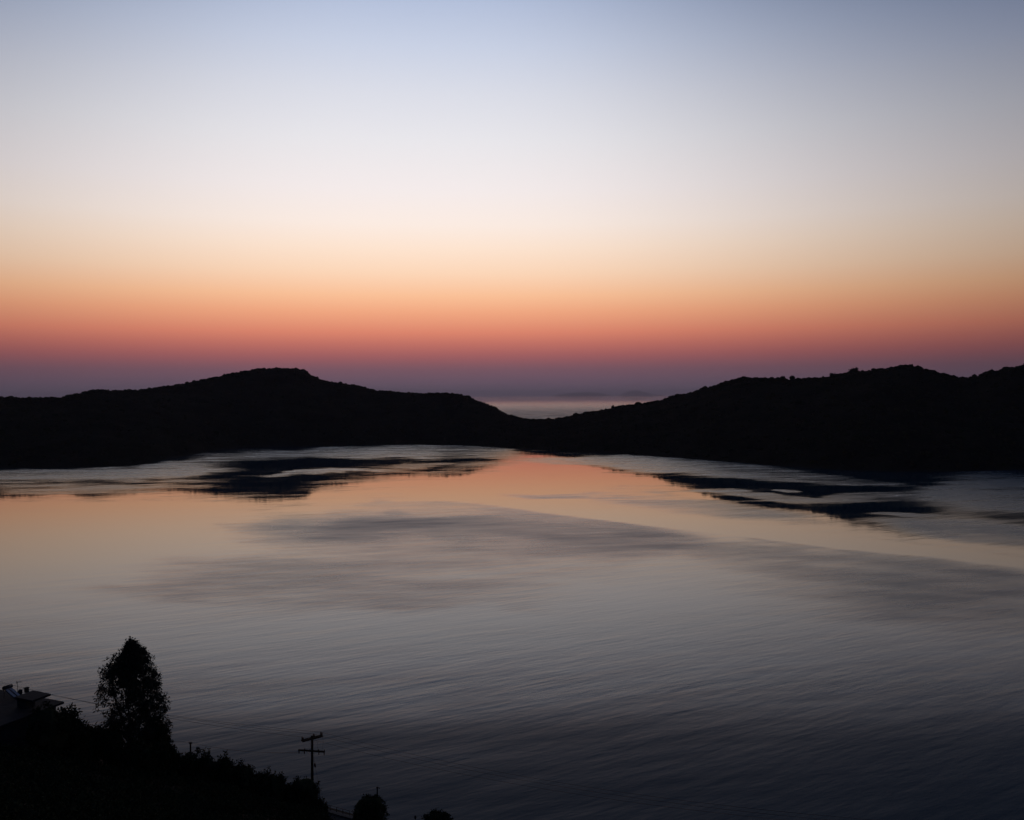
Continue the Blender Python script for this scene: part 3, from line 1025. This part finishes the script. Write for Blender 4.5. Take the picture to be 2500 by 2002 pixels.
# ------------------------------------------------------------------ utility pole and its wires
PD = 95.0
ptop = at(762, 1796.5, PD)
pole_g = gz(ptop.x, ptop.y)
pole = empty('utility_pole', (ptop.x, ptop.y, pole_g), 0)
tag(pole, 'wooden utility pole with two crossarms above the bushes', 'utility pole')
PH = ptop.z - pole_g
O = Vector(pole.location)
MB().tube([(0, 0, -0.6), (-0.03, 0, PH * 0.5), (0.0, 0, PH)], [0.19, 0.165, 0.14], 12).build('shaft', M['pole'], pole, True)
ua = Vector((1.97, 1.5, 0)).normalized(); un = Vector((-ua.y, ua.x, 0))
zu = PH - 0.28
def insulator(c, parent=pole, s=1.0, up=1):
    return MB().lathe([(0.02, -0.10 * up), (0.025, 0.0), (0.06 * s, 0.03 * up), (0.075 * s, 0.10 * up), (0.045 * s, 0.13 * up), (0.068 * s, 0.16 * up),
                       (0.065 * s, 0.22 * up), (0.04 * s, 0.25 * up), (0.05 * s, 0.30 * up), (0.02, 0.34 * up)], c, 10).build('insulator', M['porcelain'], parent, True)
for k in (-1, 1):
    c = un * (0.16 * k) + Vector((0, 0, zu))
    MB().bar(c - ua * 1.22, c + ua * 1.22, 0.13, 0.16).build('crossarm', M['pole'], pole)
wire_u = []
for q_ in (-1.12, 0.22, 1.12):
    for k in (-1, 1):
        insulator(ua * q_ + un * (0.16 * k) + Vector((0, 0, zu + 0.10)))
    wire_u.append(ua * q_ + Vector((0, 0, zu + 0.42)))
for k in (-1, 1):
    MB().bar(Vector((0, 0, zu - 0.62)) + ua * (0.08 * k) - un * 0.13, ua * (0.62 * k) + Vector((0, 0, zu - 0.06)) - un * 0.23, 0.035, 0.02).build('brace', M['steel'], pole)
la = Vector((3.07, -0.5, 0)).normalized(); ln_ = Vector((-la.y, la.x, 0))
zl = PH - 1.62
c = Vector((0, 0, zl)) - ln_ * 0.19
MB().bar(c - la * 1.55, c + la * 1.55, 0.14, 0.17).build('crossarm', M['pole'], pole)
for k in (-1, 1):
    MB().bar(Vector((0, 0, zl - 0.48)) + la * (0.08 * k) - ln_ * 0.12, la * (0.5 * k) + c - Vector((0, 0, 0.06)) - ln_ * 0.075, 0.035, 0.02).build('brace', M['steel'], pole)
MB().bar(Vector((-0.06, 0, zl + 0.42)) - ln_ * 0.1, c - la * 0.42 + Vector((0, 0, 0.07)) - ln_ * 0.0, 0.03, 0.03).build('brace', M['steel'], pole)
wire_l = []
for q_, dn in ((-1.48, -0.6), (-0.85, -1), (0.85, -1), (1.48, -1.25)):
    insulator(la * q_ + c + Vector((0, 0, -0.07)), s=0.9, up=-1)
    if abs(q_) < 1.0:
        insulator(la * q_ * 0.98 + c + Vector((0, 0, 0.07)), s=1.0, up=0.5)
    wire_l.append(la * q_ + c + Vector((0, 0, -0.36)))
insulator(la * 1.5 + c + Vector((0, 0, 0.07)), s=0.8, up=0.6)
# jumper wires between the two circuits
for q_, e_ in ((0.9, 1.12), (0.5, 0.22)):
    a, b = wire_u[2] if e_ > 1 else wire_u[1], la * (q_ * 1.4) + c + Vector((0, 0, 0.1))
    mid = (a + b) / 2 + Vector((0.18, 0, 0.05))
    MB().tube([a, mid, b], 0.010, 5).build('jumper_wire', M['wire'], pole)
# stay wire with its strain insulators
gs = Vector((0.10, -0.05, zl - 0.55))
ge_w = at(800, 1985, 94.0)
ge = Vector((ge_w.x, ge_w.y, gz(ge_w.x, ge_w.y))) - O
sw = MB().tube([gs, gs.lerp(ge, 0.5), ge], 0.011, 5).build('stay_wire', M['wire'], pole)
for fr_, s_ in ((0.13, 1.0), (0.36, 0.7)):
    p0, p1 = gs.lerp(ge, fr_ - 0.03 * s_), gs.lerp(ge, fr_ + 0.03 * s_)
    MB().tube([p0, p0.lerp(p1, .25), p0.lerp(p1, .75), p1], [0.03, 0.11 * s_, 0.11 * s_, 0.03], 10).build('strain_insulator', M['porcelain'], sw)
# short post left of the pole
tp = at(465, 1812, 118.0)
g = gz(tp.x, tp.y)
post = empty('short_post', (tp.x, tp.y, g))
tag(post, 'short post poking up behind the hedge right of the tall tree', 'post')
h = tp.z - g
MB().tube([(0, 0, -0.4), (0, 0, h * .5), (0, 0, h)], [0.15, 0.13, 0.11], 10).build('shaft', M['pole'], post)
MB().bar((-0.22, 0, h - 0.22), (0.22, 0, h - 0.22), 0.07).build('crossarm', M['pole'], post)
for k in (-1, 1):
    insulator(Vector((0.18 * k, 0, h - 0.15)), post, 0.8, 0.6)

def wire(a, b, sag, label, r=0.012, n=22):
    a, b = Vector(a), Vector(b)
    o = a.lerp(b, 0.5)
    pts = [a.lerp(b, k / n) - Vector((0, 0, sag * 4 * (k / n) * (1 - k / n))) - o for k in range(n + 1)]
    w = MB().tube(pts, r, 5).build('power_wire', M['wire'])
    w.location = o
    tag(w, label, 'wire', 'overhead wires')
words = ['nearest', 'middle', 'farthest']
for k, w in enumerate(wire_u):
    e = at(-160 , 1620 + 7 * k, 104 + 3 * k)
    wire(O + w, e, 1.0, f'{["lowest", "middle", "topmost"][k]} of three wires running left from the upper crossarm past the tall tree')
    e = at(2620, 2052 - 10 * k, 60 + 2 * k)
    wire(O + w, e, 1.9, f'{["lowest", "middle", "topmost"][k]} of three wires sagging right from the upper crossarm over the water')
for k in range(2):
    e = Vector((tp.x, tp.y, tp.z)) + Vector((-0.18 + 0.36 * k, 0, -0.02))
    wire(O + wire_l[k] + Vector((0, 0, .1)), e, 0.5, f'{["left", "right"][k]} of two thin wires from the lower crossarm to the short post', 0.011)
    e2 = at(150, 1765 + 12 * k, 108)
    wire(e, e2, 0.4, f'{["upper", "lower"][k]} of two thin wires from the short post behind the tall tree', 0.011)

# ------------------------------------------------------------------ street lamps on the coast road
def street_lamp(px, py, depth, label):
    tp = at(px, py, depth)
    root = empty('street_lamp', (tp.x, tp.y, 11.75))
    tag(root, label, 'street lamp')
    h = tp.z - 11.75
    MB().tube([(0, 0, 0), (0, 0, 0.5), (0, 0, h - 0.1)], [0.13, 0.12, 0.11], 10).build('post', M['darksteel'], root)
    MB().lathe([(0.12, h - 0.35), (0.17, h - 0.25), (0.17, h - 0.1), (0.03, h)], n=10).build('finial', M['darksteel'], root)
    MB().tube([(0, 0, h - 0.2), (0.18, 0.0, h - 0.14), (0.34, 0.0, h - 0.2)], [0.03, 0.03, 0.03], 6).build('arm', M['darksteel'], root)
    MB().lathe([(0.03, 0.05), (0.10, 0.02), (0.12, -0.04), (0.07, -0.08)], (0.36, 0, h - 0.24), 10).build('lamp_head', M['darksteel'], root)
street_lamp(921, 1920, 134.2, 'thin unlit lamp post rising behind the round tree by the railing')
tp = at(1014, 1990.5, 124.0)
g = 11.75
root = empty('lantern_post', (tp.x, tp.y, gz(tp.x, tp.y)))
h = tp.z - root.location.z
tag(root, 'short post with a bulbous lantern left of the bottom round tree', 'street lamp')
MB().tube([(0, 0, 0), (0, 0, 0.4), (0, 0, h - 0.5)], [0.10, 0.06, 0.05], 10).build('post', M['darksteel'], root)
MB().lathe([(0.05, h - 0.55), (0.14, h - 0.45), (0.19, h - 0.30), (0.17, h - 0.15), (0.08, h - 0.06), (0.03, h)], n=12).build('lantern', M['darksteel'], root, True)

# ------------------------------------------------------------------ haze
hz = MB().box((-134000, -134000, -6), (134000, 134000, 720)).build('haze', None)
m = bpy.data.materials.new('haze_air')
m.use_nodes = True
nt = m.node_tree
nt.nodes.clear()
pv = nt.nodes.new('ShaderNodeVolumePrincipled')
pv.inputs['Color'].default_value = (0.86, 0.80, 0.95, 1)
pv.inputs['Density'].default_value = 1.7e-5
pv.inputs['Anisotropy'].default_value = 0.35
out = nt.nodes.new('ShaderNodeOutputMaterial')
nt.links.new(pv.outputs[0], out.inputs['Volume'])
hz.data.materials.append(m)
tag(hz, 'faint purple evening haze over the sea', 'haze', kind='stuff')
